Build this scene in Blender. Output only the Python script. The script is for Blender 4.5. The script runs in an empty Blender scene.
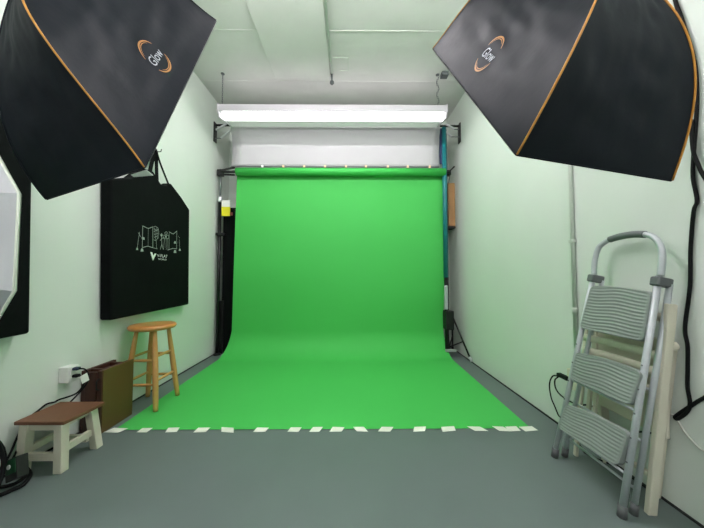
import bpy, bmesh, math, random
from mathutils import Vector, Matrix, noise
random.seed(7)
V = Vector
PI = math.pi
sc = bpy.context.scene
COL = sc.collection

# ------------------------------------------------------------------ camera
FPX = 275.0
PITCH = math.radians(2.29)
YAW = math.radians(0.42)
EYE = V((0, 0, 1.0))
FW = V((math.sin(YAW)*math.cos(PITCH), math.cos(YAW)*math.cos(PITCH), math.sin(PITCH)))
RT = FW.cross(V((0, 0, 1))).normalized()
UP = RT.cross(FW)
cd = bpy.data.cameras.new('camera'); cam = bpy.data.objects.new('camera', cd); COL.objects.link(cam)
cd.sensor_fit = 'HORIZONTAL'; cd.sensor_width = 36; cd.lens = 36*FPX/704
cd.clip_start = 0.02
cam.matrix_world = Matrix(((RT.x, UP.x, -FW.x, EYE.x), (RT.y, UP.y, -FW.y, EYE.y), (RT.z, UP.z, -FW.z, EYE.z), (0, 0, 0, 1)))
sc.camera = cam

# measuring helpers: where a sight line of the photograph meets a real surface of the room
def ray(x, y): return FW + RT*((x-352)/FPX) + UP*((264-y)/FPX)
def on(x, y, p0, n):
    r = ray(x, y); return EYE + r*((V(p0)-EYE).dot(V(n))/r.dot(V(n)))
def at_z(x, y, z=0.0): return on(x, y, (0, 0, z), (0, 0, 1))
def at_x(x, y, X): return on(x, y, (X, 0, 0), (1, 0, 0))
def at_y(x, y, Y): return on(x, y, (0, Y, 0), (0, 1, 0))
def proj(P):
    d = P-EYE; z = d.dot(FW); return (352+FPX*d.dot(RT)/z, 264-FPX*d.dot(UP)/z)

# ------------------------------------------------------------------ materials
def lin(c):
    return tuple(((v/255)/12.92 if v/255 <= 0.04045 else ((v/255+0.055)/1.055)**2.4) for v in c)
def mat(name, rgb, rough=0.6, metal=0.0, var=0.0, vscale=8.0, bump=0.0, bscale=60.0, stretch=(1, 1, 1), sheen=0.0, spec=0.5, coat=0.0, trans=0.0, rgb2=None):
    m = bpy.data.materials.new(name); m.use_nodes = True
    nt = m.node_tree; b = nt.nodes['Principled BSDF']
    c = lin(rgb)
    b.inputs['Base Color'].default_value = (*c, 1)
    b.inputs['Roughness'].default_value = rough; b.inputs['Metallic'].default_value = metal
    b.inputs['Specular IOR Level'].default_value = spec
    if sheen: b.inputs['Sheen Weight'].default_value = sheen
    if coat: b.inputs['Coat Weight'].default_value = coat
    tc = nt.nodes.new('ShaderNodeTexCoord'); mp = nt.nodes.new('ShaderNodeMapping')
    mp.inputs['Scale'].default_value = stretch
    nt.links.new(tc.outputs['Object'], mp.inputs['Vector'])
    if var or rgb2:
        n = nt.nodes.new('ShaderNodeTexNoise'); n.inputs['Scale'].default_value = vscale; n.inputs['Detail'].default_value = 5
        r = nt.nodes.new('ShaderNodeValToRGB')
        c2 = lin(rgb2) if rgb2 else c
        r.color_ramp.elements[0].position = 0.3; r.color_ramp.elements[1].position = 0.7
        r.color_ramp.elements[0].color = (*[max(0, v*(1-var)) for v in c], 1)
        r.color_ramp.elements[1].color = (*[min(1, v*(1+var)) for v in c2], 1)
        nt.links.new(mp.outputs[0], n.inputs['Vector']); nt.links.new(n.outputs['Fac'], r.inputs['Fac'])
        nt.links.new(r.outputs['Color'], b.inputs['Base Color'])
    if bump:
        n2 = nt.nodes.new('ShaderNodeTexNoise'); n2.inputs['Scale'].default_value = bscale; n2.inputs['Detail'].default_value = 4
        bp = nt.nodes.new('ShaderNodeBump'); bp.inputs['Strength'].default_value = bump; bp.inputs['Distance'].default_value = 0.01
        nt.links.new(mp.outputs[0], n2.inputs['Vector']); nt.links.new(n2.outputs['Fac'], bp.inputs['Height'])
        nt.links.new(bp.outputs['Normal'], b.inputs['Normal'])
    return m
def emit(name, rgb, s):
    m = mat(name, (250, 250, 250)); b = m.node_tree.nodes['Principled BSDF']
    b.inputs['Emission Color'].default_value = (*lin(rgb), 1); b.inputs['Emission Strength'].default_value = s
    return m

M_wall = mat('wall paint', (219, 227, 219), 0.55, var=0.02, vscale=1.5, bump=0.12, bscale=9, spec=0.3)
M_ceil = mat('ceiling paint', (214, 215, 211), 0.7, var=0.04, vscale=3.0, bump=0.45, bscale=6, spec=0.2)
M_floor = mat('painted concrete floor', (103, 115, 113), 0.42, var=0.05, vscale=2.5, bump=0.08, bscale=4, spec=0.35)
M_seam = mat('dark floor seam', (30, 34, 34), 0.8)
M_green = mat('green paper', (74, 190, 88), 0.62, var=0.015, vscale=1.2, spec=0.25)
M_greenroll = mat('green paper roll', (62, 184, 80), 0.5, spec=0.3)
M_whitepaper = mat('white paper', (182, 181, 184), 0.7, var=0.01)
M_tape = mat('white tape', (236, 240, 226), 0.6, var=0.03, vscale=30)
M_nylon = mat('black nylon', (27, 32, 39), 0.6, var=0.06, vscale=5, bump=0.08, bscale=30, spec=0.14)
M_nylonL = M_nylon
M_bag = mat('black canvas', (10, 14, 14), 0.85, var=0.15, vscale=5, bump=0.4, bscale=8, spec=0.12)
M_orange = mat('orange piping', (205, 140, 52), 0.5, var=0.1, vscale=40)
M_logoO = mat('orange print', (196, 138, 78), 0.6)
M_logoW = mat('white print', (190, 196, 206), 0.6)
M_art = mat('white line print', (165, 176, 168), 0.7)
M_artB = mat('bright white print', (235, 240, 235), 0.7)
M_diff = mat('white diffuser cloth', (238, 238, 236), 0.8)
M_silver = mat('silver white fabric', (205, 207, 212), 0.5, var=0.04, vscale=9, bump=0.3, bscale=16)
M_piping = mat('white piping', (240, 246, 232), 0.5)
M_black = mat('black plastic', (14, 15, 16), 0.45)
M_blackm = mat('black metal', (20, 21, 22), 0.35, metal=0.3)
M_steel = mat('grey steel', (120, 124, 126), 0.35, metal=0.7)
M_chrome = mat('bright metal', (215, 218, 220), 0.3, metal=0.6)
M_white = mat('white plastic', (228, 230, 226), 0.45)
M_refl = mat('white reflector', (244, 243, 244), 0.5)
M_fix = mat('white enamel', (186, 184, 188), 0.45)
M_oak = mat('honey oak', (206, 160, 96), 0.4, var=0.14, vscale=5, stretch=(6, 6, 1), coat=0.2, rgb2=(196, 138, 76))
M_oakseat = mat('honey oak seat', (208, 150, 82), 0.35, var=0.14, vscale=5, stretch=(2, 10, 2), coat=0.3, rgb2=(186, 122, 62))
M_plank = mat('brown stained plank', (122, 80, 56), 0.55, var=0.22, vscale=5, stretch=(3, 16, 2), rgb2=(104, 66, 44))
M_cream = mat('distressed white wood', (222, 218, 200), 0.65, var=0.08, vscale=14, stretch=(3, 3, 1), bump=0.2, bscale=20, rgb2=(206, 200, 182))
M_walnutF = mat('olive brown wood', (112, 82, 40), 0.45, var=0.3, vscale=3, stretch=(3, 9, 1), rgb2=(82, 60, 32))
M_walnut = mat('dark red brown wood', (70, 36, 26), 0.5, var=0.25, vscale=6, stretch=(3, 3, 1))
M_grey = mat('grey plastic tread', (142, 150, 146), 0.6, var=0.03)
M_greyd = mat('dark grey plastic', (98, 102, 104), 0.5)
M_ladder = mat('pale grey powder coat', (186, 192, 196), 0.35, metal=0.15)
M_foot = mat('grey rubber', (92, 94, 96), 0.7)
M_chair = mat('cream painted wood', (214, 210, 192), 0.5, var=0.03, vscale=6)
M_cable = mat('black rubber cable', (13, 14, 16), 0.65, spec=0.2)
M_bluecap = mat('dark blue plug', (22, 32, 66), 0.45)
M_whitecable = mat('white cable', (205, 206, 198), 0.5)
M_teal = mat('teal tube', (20, 116, 122), 0.45)
M_navy = mat('dark blue paper', (44, 52, 92), 0.6)
M_yellow = mat('yellow label', (222, 214, 30), 0.5)
M_red = mat('brown red plastic', (120, 60, 44), 0.5)
M_ply = mat('tan wood', (182, 138, 92), 0.6, var=0.08, vscale=6)
M_gbox = mat('green face', (20, 74, 44), 0.5)
M_lamp = emit('lit fluorescent lens', (255, 249, 252), 1.9)
M_lampU = emit('lit upper slot', (255, 249, 252), 1.5)
M_lamp2 = emit('lit fluorescent tube', (255, 249, 252), 28.0)
M_lampFill = emit('lit fluorescent tube', (255, 249, 252), 26.0)  # for the added fill strip that lifts the lower right wall
M_pipe = mat('painted conduit', (206, 214, 204), 0.5)

# ------------------------------------------------------------------ mesh builder
class MB:
    def __init__(s): s.v = []; s.f = []
    def add(s, vs, fs):
        n = len(s.v); s.v += [V(p) for p in vs]; s.f += [tuple(i+n for i in f) for f in fs]; return s
    def box(s, a, b):
        (x0, y0, z0), (x1, y1, z1) = a, b
        return s.add([(x0, y0, z0), (x1, y0, z0), (x1, y1, z0), (x0, y1, z0), (x0, y0, z1), (x1, y0, z1), (x1, y1, z1), (x0, y1, z1)],
                     [(0, 3, 2, 1), (4, 5, 6, 7), (0, 1, 5, 4), (1, 2, 6, 5), (2, 3, 7, 6), (3, 0, 4, 7)])
    def hexa(s, lo, hi):
        return s.add(list(lo)+list(hi), [(0, 3, 2, 1), (4, 5, 6, 7), (0, 1, 5, 4), (1, 2, 6, 5), (2, 3, 7, 6), (3, 0, 4, 7)])
    def bar(s, p, q, w, d, side=(0, 1, 0)):
        p, q = V(p), V(q); t = (q-p).normalized(); a = V(side); a = (a-t*a.dot(t)).normalized(); b = t.cross(a)
        a *= w/2; b *= d/2
        return s.hexa([p-a-b, p+a-b, p+a+b, p-a+b], [q-a-b, q+a-b, q+a+b, q-a+b])
    def tube(s, pts, r, n=10, r2=None, closed=False):
        pts = [V(p) for p in pts]; m = len(pts)
        rs = r if isinstance(r, (list, tuple)) else ([r+(r2-r)*i/(m-1) for i in range(m)] if r2 is not None else [r]*m)
        base = len(s.v); N = None
        for i, p in enumerate(pts):
            if closed: t = pts[(i+1) % m]-pts[i-1]
            else: t = pts[min(i+1, m-1)]-pts[max(i-1, 0)]
            t.normalize()
            if N is None: N = t.orthogonal().normalized()
            N = (N-t*N.dot(t)).normalized(); B = t.cross(N)
            for k in range(n):
                a = 2*PI*k/n; s.v.append(p+(N*math.cos(a)+B*math.sin(a))*rs[i])
        for i in range(m if closed else m-1):
            j = (i+1) % m
            for k in range(n):
                l = (k+1) % n; s.f.append((base+i*n+k, base+i*n+l, base+j*n+l, base+j*n+k))
        if not closed:
            s.f.append(tuple(base+k for k in reversed(range(n)))); s.f.append(tuple(base+(m-1)*n+k for k in range(n)))
        return s
    def prism(s, poly, d):
        n = len(poly); d = V(d); P = [V(p) for p in poly]; Q = [p+d for p in P]
        return s.add(P+Q, [tuple(range(n)), tuple(reversed(range(n, 2*n)))]+[(i, (i+1) % n+0, (i+1) % n+n, i+n)[::-1] for i in range(n)])
    def lathe(s, prof, c, n=32):
        c = V(c); base = len(s.v)
        for r, z in prof:
            for k in range(n): a = 2*PI*k/n; s.v.append(c+V((r*math.cos(a), r*math.sin(a), z)))
        for i in range(len(prof)-1):
            for k in range(n):
                l = (k+1) % n; s.f.append((base+i*n+k, base+i*n+l, base+(i+1)*n+l, base+(i+1)*n+k))
        s.f.append(tuple(base+k for k in reversed(range(n)))); s.f.append(tuple(base+(len(prof)-1)*n+k for k in range(n)))
        return s
    def grid(s, fn, nu, nv):
        base = len(s.v)
        for j in range(nv+1):
            for i in range(nu+1): s.v.append(V(fn(i/nu, j/nv)))
        w = nu+1
        for j in range(nv):
            for i in range(nu): a = base+j*w+i; s.f.append((a, a+1, a+w+1, a+w))
        return s
    def build(s, name, m, parent=None, smooth=False, bev=0.0, solid=0.0, seg=2):
        me = bpy.data.meshes.new(name)
        org = V((0, 0, 0))
        if parent is None and s.v:
            lo = V([min(p[k] for p in s.v) for k in range(3)]); hi = V([max(p[k] for p in s.v) for k in range(3)])
            org = V(((lo.x+hi.x)/2, (lo.y+hi.y)/2, lo.z))
        elif parent is not None: org = parent.matrix_world.translation.copy()
        me.from_pydata([p-org for p in s.v], [], s.f); me.update()
        bm = bmesh.new(); bm.from_mesh(me); bmesh.ops.recalc_face_normals(bm, faces=bm.faces); bm.to_mesh(me); bm.free()
        me.materials.append(m)
        if smooth: me.polygons.foreach_set('use_smooth', [True]*len(me.polygons))
        o = bpy.data.objects.new(name, me); COL.objects.link(o)
        if parent is None: o.location = org; o.matrix_world = Matrix.Translation(org)
        else:
            o.parent = parent; o.matrix_world = Matrix.Translation(org)
        if solid:
            md = o.modifiers.new('solid', 'SOLIDIFY'); md.thickness = solid; md.offset = 0
        if bev:
            md = o.modifiers.new('bevel', 'BEVEL'); md.width = bev; md.segments = seg; md.limit_method = 'ANGLE'; md.angle_limit = math.radians(35)
        return o
# every part's origin sits at its parent's world origin, so part meshes stay in plain room axes
def sub(o):  # keeps world matrices right for sub-parts
    return o
def tag(o, label, cat, group=None):
    o['label'] = label; o['category'] = cat
    if group: o['group'] = group
    return o
def thing(name, loc, label, cat, group=None):
    o = bpy.data.objects.new(name, None); COL.objects.link(o); o.location = loc
    o.matrix_world = Matrix.Translation(V(loc)); o.empty_display_size = 0.1
    return tag(o, label, cat, group)
def struct(o): o['kind'] = 'structure'; return o
def smoothpath(pts, n=10):
    P = [V(p) for p in pts]; out = []
    for i in range(len(P)-1):
        a, b, c, d = P[max(i-1, 0)], P[i], P[i+1], P[min(i+2, len(P)-1)]
        for k in range(n):
            t = k/n; out.append(0.5*((2*b)+(c-a)*t+(2*a-5*b+4*c-d)*t*t+(3*b-a-3*c+d)*t**3))
    return out+[P[-1]]
def text_mesh(body, size=1.0, shear=0.0, offset=0.0, sx=1.0):
    cu = bpy.data.curves.new('t', 'FONT'); cu.body = body; cu.size = size; cu.align_x = 'CENTER'; cu.align_y = 'CENTER'; cu.shear = shear; cu.offset = offset
    cu.resolution_u = 3
    o = bpy.data.objects.new('t', cu); COL.objects.link(o)
    dg = bpy.context.evaluated_depsgraph_get(); me = bpy.data.meshes.new_from_object(o.evaluated_get(dg))
    vs = [(v.co.x*sx, v.co.y) for v in me.vertices]; fs = [tuple(p.vertices) for p in me.polygons]
    bpy.data.objects.remove(o); bpy.data.curves.remove(cu); bpy.data.meshes.remove(me)
    return vs, fs

# ------------------------------------------------------------------ room
XL, XR, YB, YF, ZC = -1.715, 1.40, 3.86, -2.4, 3.23
T = 0.12
struct(MB().box((XL-T, YF-T, -T), (XR+T, YB+T, 0)).build('floor', M_floor))
struct(MB().box((XL-T, YF-T, ZC), (XR+T, YB+T, ZC+T)).build('ceiling', M_ceil))
struct(MB().box((XL-T, YF, 0), (XL, YB, ZC)).build('wall_left', M_wall))
struct(MB().box((XR, YF, 0), (XR+T, YB, ZC)).build('wall_right', M_wall))
struct(MB().box((XL-T, YB, 0), (XR+T, YB+T, ZC)).build('wall_back', M_wall))
struct(MB().box((XL-T, YF-T, 0), (XR+T, YF, ZC)).build('wall_front', M_wall))
struct(MB().box((XL, YF, 0), (XL+0.008, YB, 0.009)).build('trim_1', M_seam))
struct(MB().box((XR-0.008, YF, 0), (XR, YB, 0.009)).build('trim_2', M_seam))
# flat board panel under the ceiling with a conduit along its right edge
struct(MB().box((-0.845, YF, ZC-0.022), (-0.215, 3.0, ZC)).build('trim_3', M_ceil, bev=0.006))
for k, y in enumerate((2.42, 3.08)):
    struct(MB().box((XL, y, ZC-0.004), (XR, y+0.012, ZC)).build('trim_%d' % (4+k), M_ceil))

pr = thing('ceiling_conduit', (-0.20, 0.5, ZC-0.03), 'thin painted conduit running along the ceiling panel with a dark sprinkler head at its end', 'pipe')
MB().tube([(-0.20, YF+0.02, ZC-0.02), (-0.20, 2.93, ZC-0.02)], 0.012).build('pipe', M_pipe, pr, True)
MB().tube([(-0.20, 2.93, ZC-0.02), (-0.20, 2.95, ZC-0.03), (-0.20, 2.955, ZC-0.09)], 0.014, r2=0.009).build('pipe_elbow', M_steel, pr, True)
MB().lathe([(0.008, -0.09), (0.022, -0.095), (0.024, -0.115), (0.012, -0.13)], (-0.20, 2.955, ZC), 16).build('sprinkler_head', M_greyd, pr, True)
MB().tube([(-0.20, 2.72, ZC-0.012), (-0.02, 2.72, ZC-0.012), (-0.02, 2.9, ZC-0.012), (-0.11, 2.9, ZC-0.012)], 0.004, 6).build('wire_loop', M_pipe, pr)

# ------------------------------------------------------------------ strip light over the backdrop
fx = thing('strip_light', (-0.19, 3.1, 2.69), 'long white strip light glowing above the backdrop, hung on chains', 'light', 'ceiling strip lights')
x0, x1 = -1.455, 1.075
zl2 = at_y(300, 121, 3.07).z; zr2 = at_y(300, 126.5, 3.30).z
prof = [(2.95, 2.80), (2.95, 2.872), (2.99, 2.885), (3.12, 2.885), (3.125, 2.80)]
MB().prism([(x0, y, z) for y, z in prof], (x1-x0, 0, 0)).build('housing', M_fix, fx, bev=0.003)
MB().prism([(x0, y, z) for y, z in [(3.0955, 2.86), (3.0955, 2.80), (3.15, 2.806), (3.22, zr2+0.0), (3.29, zr2-0.004), (3.302, zr2-0.004), (3.30, zr2+0.02), (3.13, 2.87)]], (x1-x0, 0, 0)).build('reflector', M_refl, fx)
MB().box((x0+0.1, 3.02, 2.884), (x1-0.1, 3.09, 2.890)).build('upper_slot', M_lampU, fx)
lens = [(2.966, 2.806), (2.966, 2.79), (2.978, 2.768), (3.0, zl2-0.014), (3.03, zl2-0.016), (3.055, zl2-0.010), (3.07, zl2), (3.090, zl2+0.014), (3.093, 2.806)]
MB().prism([(x0+0.05, y, z) for y, z in lens], (x1-x0-0.08, 0, 0)).build('lens', M_lamp, fx, smooth=False)
for xa in (x0, x1-0.012):
    MB().prism([(xa, y, z) for y, z in [(2.945, 2.79), (2.945, 2.88), (3.12, 2.89), (3.30, zr2+0.022), (3.30, zr2-0.006), (3.10, zl2+0.01), (2.99, zl2-0.005)]], (0.012, 0, 0)).build('end_cap', M_fix, fx)
def chain(x, top, jx, mount):
    b = MB()
    y = 2.97; n = 14; z1 = top; z0 = 2.885
    for k in range(n):
        z = z0+(z1-z0)*(k+0.5)/n; h = (z1-z0)/n*0.68; xx = x+jx*math.sin(k*1.1)
        ax = V((1, 0, 0)) if k % 2 else V((0, 1, 0))
        b.tube([V((xx, y, z))+ax*0.006*math.cos(a)+V((0, 0, 1))*h*math.sin(a) for a in [2*PI*i/8 for i in range(8)]], 0.0022, 5, closed=True)
    b.build('chain', M_steel, fx, True)
    MB().lathe([(0.02, -0.006), (0.02, 0)], (x, y, ZC), 14).build('ceiling_hook', M_greyd, fx)
chain(-1.41, ZC-0.004, 0.0, 0); chain(0.975, ZC-0.004, 0.012, 0)
jb = MB().box((1.005, 2.91, ZC-0.045), (1.08, 2.98, ZC)).build('junction_box', M_greyd, bev=0.004)
tag(jb, 'small grey junction box on the ceiling above the right end of the glowing strip light', 'electrical box')
# unseen strip lights: one past the softboxes, one added behind the camera as fill
def strip(y, nm, lm):
    t = thing('strip_light', (-0.1, y, 3.0), nm, 'light', 'ceiling strip lights')
    MB().prism([(-1.2, y-0.09, 3.1), (-1.2, y-0.04, 3.16), (-1.2, y+0.04, 3.16), (-1.2, y+0.09, 3.1)], (2.2, 0, 0)).build('housing', M_fix, t)
    for dy in (-0.045, 0.045):
        MB().tube([(-1.17, y+dy, 3.085), (0.97, y+dy, 3.085)], 0.018, 12).build('tube', lm, t, True)
    for x in (-0.9, 0.7):
        MB().tube([(x, y, 3.155), (x, y, ZC)], 0.008, 8).build('rod', M_steel, t)
    return t
strip(1.72, 'white twin tube strip light hung under the ceiling just beyond the two softboxes', M_lamp2)
strip(-0.8, 'unseen twin tube strip light added behind the camera to brighten the near walls', M_lampFill)

# ------------------------------------------------------------------ green backdrop
YP = 3.50
gb = thing('paper_backdrop', (-0.14, YP, 0), 'bright green seamless paper hanging from its roll and sweeping out over the floor', 'backdrop')
YR = 3.395
zr = at_y(300, 172, YR).z
rx0, rx1 = at_y(236.5, 172, YR).x, at_y(445, 172, YR).x
pts = []
R = 0.30
pts.append((YR+0.052, zr, -1.432, 1.212))
for k in range(1, 13):
    z = zr-(zr-R)*k/12; f = k/12
    pts.append((YR+0.052+(YP-0.012-YR-0.052)*f, z, -1.432-0.05*f, 1.212-0.035*f))
yw = YP-0.012
for k in range(1, 13):
    a = PI/2*k/12
    pts.append((yw-R*(1-math.cos(a)), R-R*math.sin(a)+0.004, -1.482-0.068*k/12, 1.177+0.03*k/12))
yf = 1.822
for k in range(1, 25):
    f = k/24; y = (yw-R)+(yf-(yw-R))*f
    pts.append((y, 0.004, -1.55+0.034*f, 1.207-0.03*f))
def gfn(u, v):
    i = v*(len(pts)-1); a = int(min(i, len(pts)-2)); f = i-a
    p = [pts[a][k]*(1-f)+pts[a+1][k]*f for k in range(4)]
    x = p[2]+(p[3]-p[2])*u
    w = 0.004*math.sin(x*3.1+1)+0.0035*math.sin(x*7.3+p[1]*2.0)
    e = min(1, max(0, (p[1]-0.05)/0.5))
    y = p[0]+w*e*(1 if p[1] < zr-0.1 else 0.2)
    return (x, y, p[1])
MB().grid(gfn, 56, (len(pts)-1)*2).build('paper_sheet', M_green, gb, True)
MB().tube([(rx0, YR, zr), (rx1, YR, zr)], 0.049, 28).build('paper_roll', M_greenroll, gb, True)
MB().tube([(-1.60, YR, zr), (1.25, YR, zr)], 0.016, 12).build('crossbar', M_blackm, gb, True)
# tape along the front edge
ordw = ['leftmost', 'second from the left', 'third from the left', 'fourth from the left', 'fifth from the left', 'sixth from the left', 'seventh from the left', 'eighth from the left',
        'ninth from the left', 'eighth from the right', 'seventh from the right', 'sixth from the right', 'fifth from the right', 'fourth from the right', 'third from the right', 'second from the right', 'rightmost']
tx = [(109, 124), (140, 150), (167, 178), (196, 208), (221, 234), (255, 267), (289, 300), (311, 321), (331, 343), (355, 366), (380, 392), (414, 426), (442, 456), (472, 485), (497, 508), (508, 520), (523, 537)]
for i, (a, b) in enumerate(tx):
    p0 = at_z(a, 430.5); p1 = at_z(b, 430.5); c = (p0+p1)/2; w = (p1-p0).length/2; h = 0.024
    sk = random.uniform(-0.018, 0.018) + (0.02 if a < 150 else 0); rz = random.uniform(-0.12, 0.12)
    q = []
    for sx, sy in ((-1, -1), (1, -1), (1, 1), (-1, 1)):
        xx = sx*w+sk*sy; yy = sy*h*random.uniform(0.85, 1.1)
        q.append(V((c.x+xx*math.cos(rz)-yy*math.sin(rz), yf-0.004+xx*math.sin(rz)+yy*math.cos(rz), 0)))
    b_ = MB()
    b_.grid(lambda u, v: (q[0]*(1-u)+q[1]*u)*(1-v)+(q[3]*(1-u)+q[2]*u)*v+V((0, 0, 0.0025+0.0035*min(1, max(0, v*2-0.6)))), 3, 4)
    tag(b_.build('tape_strip', M_tape, solid=0.0008), 'short white tape piece on the front edge of the green paper, '+ordw[i], 'tape', 'tape pieces along the paper edge')
# small pale clips along the top of the roll
M_peach = mat('peach clip', (236, 205, 170), 0.6)
dots = [262, 283, 304, 325, 346, 366, 388, 408, 430]
dn = ['leftmost', 'second from the left', 'third from the left', 'fourth from the left', 'the middle one', 'fourth from the right', 'third from the right', 'second from the right', 'rightmost']
YW = 3.385
wp_z = at_y(300, 165.5, YW).z
for i, x in enumerate(dots):
    p = at_y(x, 166, YW)
    b_ = MB().box((p.x-0.013, YW+0.006, wp_z-0.02), (p.x+0.013, YW+0.034, wp_z+0.010))
    tag(b_.build('paper_clip', M_diff if i == 0 else M_peach, bev=0.003), 'tiny pale clip on the lower edge of the hanging white paper, '+dn[i], 'clip', 'clips on the white paper')

# ------------------------------------------------------------------ white paper behind the roll
wp = thing('white_paper_backdrop', (-0.17, YW, wp_z), 'rolled up white paper backdrop hanging between the strip light and the green roll', 'backdrop')
wl, wr = at_y(230, 165, YW).x, at_y(440.5, 165, YW).x
def wfn(u, v):
    z = wp_z+(2.90-wp_z)*v
    inset = 0.022*math.sin(PI*min(1, v*1.15+0.02))
    xa, xb = wl+inset, wr-inset*0.8
    return (xa+(xb-xa)*u, YW+0.026*(1-v), z)
MB().grid(wfn, 20, 16).build('paper_sheet', M_whitepaper, wp, True, solid=0.002)
MB().tube([(wl, YW+0.045, 2.90), (wr, YW+0.045, 2.90)], 0.042, 20).build('paper_roll', M_whitepaper, wp, True)
MB().box((wl+0.005, YW+0.020, wp_z-0.012), (wr-0.005, YW+0.030, wp_z+0.001)).build('weight_bar', M_greyd, wp)
nx = at_y(439.5, 150, YW+0.03).x
nv = MB().box((nx, YW+0.025, 2.40), (nx+0.045, YW+0.035, 2.86)).build('blue_paper_edge', M_navy)
tag(nv, 'narrow dark blue strip of hanging paper between the white paper and the teal tube', 'backdrop')
# roller brackets at both sides
def bracket(sx, wallx, xin, label):
    t = thing('roller_bracket', (wallx, YW+0.045, 2.60), label, 'bracket', 'roller brackets')
    xo = wallx
    MB().box((min(xo, xo-sx*0.012), YW+0.01, 2.68), (max(xo, xo-sx*0.012), YW+0.08, 2.93)).build('plate', M_black, t, bev=0.002)
    MB().tube([(xo-sx*0.01, YW+0.045, 2.90), (xin, YW+0.045, 2.90)], 0.014, 8).build('spindle', M_blackm, t)
    for (xa, ya, xb, yb) in (((216, 130, 226.5, 123.8), (221, 138, 230, 131)) if sx < 0 else ((454.5, 129, 445.5, 124), (451.5, 136.5, 445.5, 131.8))):
        p, q = at_y(xa, ya, YW+0.02), at_y(xb, yb, YW+0.02)
        a_ = MB().bar(p, q, 0.016, 0.02, (0, 1, 0)).build('arm', M_chrome, t)
        MB().tube([(xo-sx*0.006, YW+0.03, p.z), p+V((0, 0.01, 0))], 0.006, 8).build('arm_rod', M_steel, a_)
    return t
bracket(-1, XL, wl-0.005, 'metal roller bracket at the left end of the white paper under the strip light')
bracket(1, XR, wr+0.005, 'metal roller bracket at the right end of the white paper beside the teal tube')

# ------------------------------------------------------------------ left upright and things stored behind the paper
sl = thing('backdrop_stand', (-1.655, 3.5, 0), 'upright pole at the left end of the green roll, black below and grey above', 'stand', 'backdrop uprights')
MB().tube([(-1.665, YP, 0.0), (-1.665, YP, 1.95)], 0.02, 14).build('lower_pole', M_blackm, sl, True)
MB().tube([(-1.665, YP, 1.95), (-1.665, YP, 2.36)], 0.012, 12).build('upper_pole', M_steel, sl, True)
MB().lathe([(0.026, 1.93), (0.03, 1.95), (0.03, 1.99), (0.02, 2.0)], (-1.665, YP, 0), 14).build('collar', M_chrome, sl, True)
b_ = MB().box((-1.70, YP-0.03, 2.27), (-1.63, YP+0.03, 2.35)); b_.bar((-1.665, YP-0.02, 2.335), (-1.45, YR+0.02, 2.35), 0.02, 0.02); b_.bar((-1.665, YP-0.02, 2.285), (-1.45, YR+0.02, 2.255), 0.02, 0.02)
b_.build('clamp', M_black, sl, bev=0.004)
MB().box((-1.70, YP-0.035, 1.50), (-1.59, YP+0.03, 1.535)).build('knob', M_black, sl, bev=0.006)
MB().lathe([(0.045, 0), (0.045, 0.012), (0.02, 0.03)], (-1.665, YP, 0), 16).build('foot', M_black, sl)
pb = MB().box((-1.655, 3.575, 0.0), (-1.47, 3.60, 1.88)).build('foam_board', M_bag, bev=0.003)
tag(pb, 'tall black foam board stored upright behind the left edge of the green paper', 'panel', 'black boards in the back left corner')
pb = MB().box((-1.708, 3.542, 0.0), (-1.62, 3.570, 0.67)).build('foam_board', M_black, bev=0.003)
tag(pb, 'short black board standing in the corner between the left wall and the upright pole', 'panel', 'black boards in the back left corner')
for z0_, z1_, xw in ((0, 0.66, 0.012),):
    MB().box((-1.71, 3.525, 0.655), (-1.69, 3.545, 0.675)).build('pin', M_chrome, pb)
lb = thing('hanging_label', (-1.60, 3.48, 1.9), 'small yellow and white cardboard tag hanging beside the left upright pole', 'tag')
a0 = at_y(222, 207, 3.47); a1 = at_y(230, 216, 3.47); a2 = at_y(222, 200.5, 3.47)
MB().box((a0.x, 3.46, a1.z), (a1.x, 3.475, a0.z)).build('yellow_half', M_yellow, lb)
MB().box((a0.x, 3.46, a0.z), (a1.x, 3.475, a2.z)).build('white_half', M_white, lb)
MB().box((a1.x, 3.465, a1.z+0.01), (a1.x+0.03, 3.48, a1.z+0.045)).build('red_tab', M_red, lb)
MB().tube([(a0.x, 3.468, a2.z-0.01), (-1.665, YP-0.02, a2.z)], 0.003, 6).build('string', M_black, lb)

# ------------------------------------------------------------------ right upright: teal over black
sr = thing('backdrop_stand', (1.25, 3.42, 0), 'tripod upright at the right end of the green roll, teal above and black below', 'stand', 'backdrop uprights')
XT, YT = 1.188, 3.40
MB().tube([(XT, YT, 0.97), (XT, YT, 2.86)], 0.028, 18).build('teal_tube', M_teal, sr, True)
MB().tube([(XT+0.038, YT+0.045, 0.05), (XT+0.038, YT+0.045, 2.86)], 0.012, 12).build('rear_pole', M_blackm, sr, True)
MB().tube([(XT, YT, 0.06), (XT, YT, 0.97)], 0.022, 14).build('lower_pole', M_blackm, sr, True)
MB().box((XT-0.03, YT-0.035, 0.58), (XT+0.01, YT-0.015, 0.87)).build('grey_sleeve', M_ladder, sr, bev=0.004)
MB().box((XT-0.02, YT-0.03, 0.33), (XT+0.085, YT+0.08, 0.56)).build('leg_hub', M_black, sr, bev=0.01)
hub = V((XT+0.07, YT, 0.50)); feet = [V((1.386, 3.165, 0.012)), V((1.37, 3.70, 0.012)), V((1.20, 3.60, 0.012))]
for i, f in enumerate(feet):
    lg = MB().tube([hub, f], 0.011, 8).build('leg', M_blackm, sr, True)
    MB().tube([f+(hub-f)*0.1, f+(hub-f)*0.05, f], [0.013, 0.015, 0.012], 8).build('foot_cap', M_chrome if i == 0 else M_black, lg, True)
    MB().tube([V((XT+0.03, YT, 0.12)), f+(hub-f)*0.42], 0.008, 8).build('brace', M_blackm, sr, True)
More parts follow.
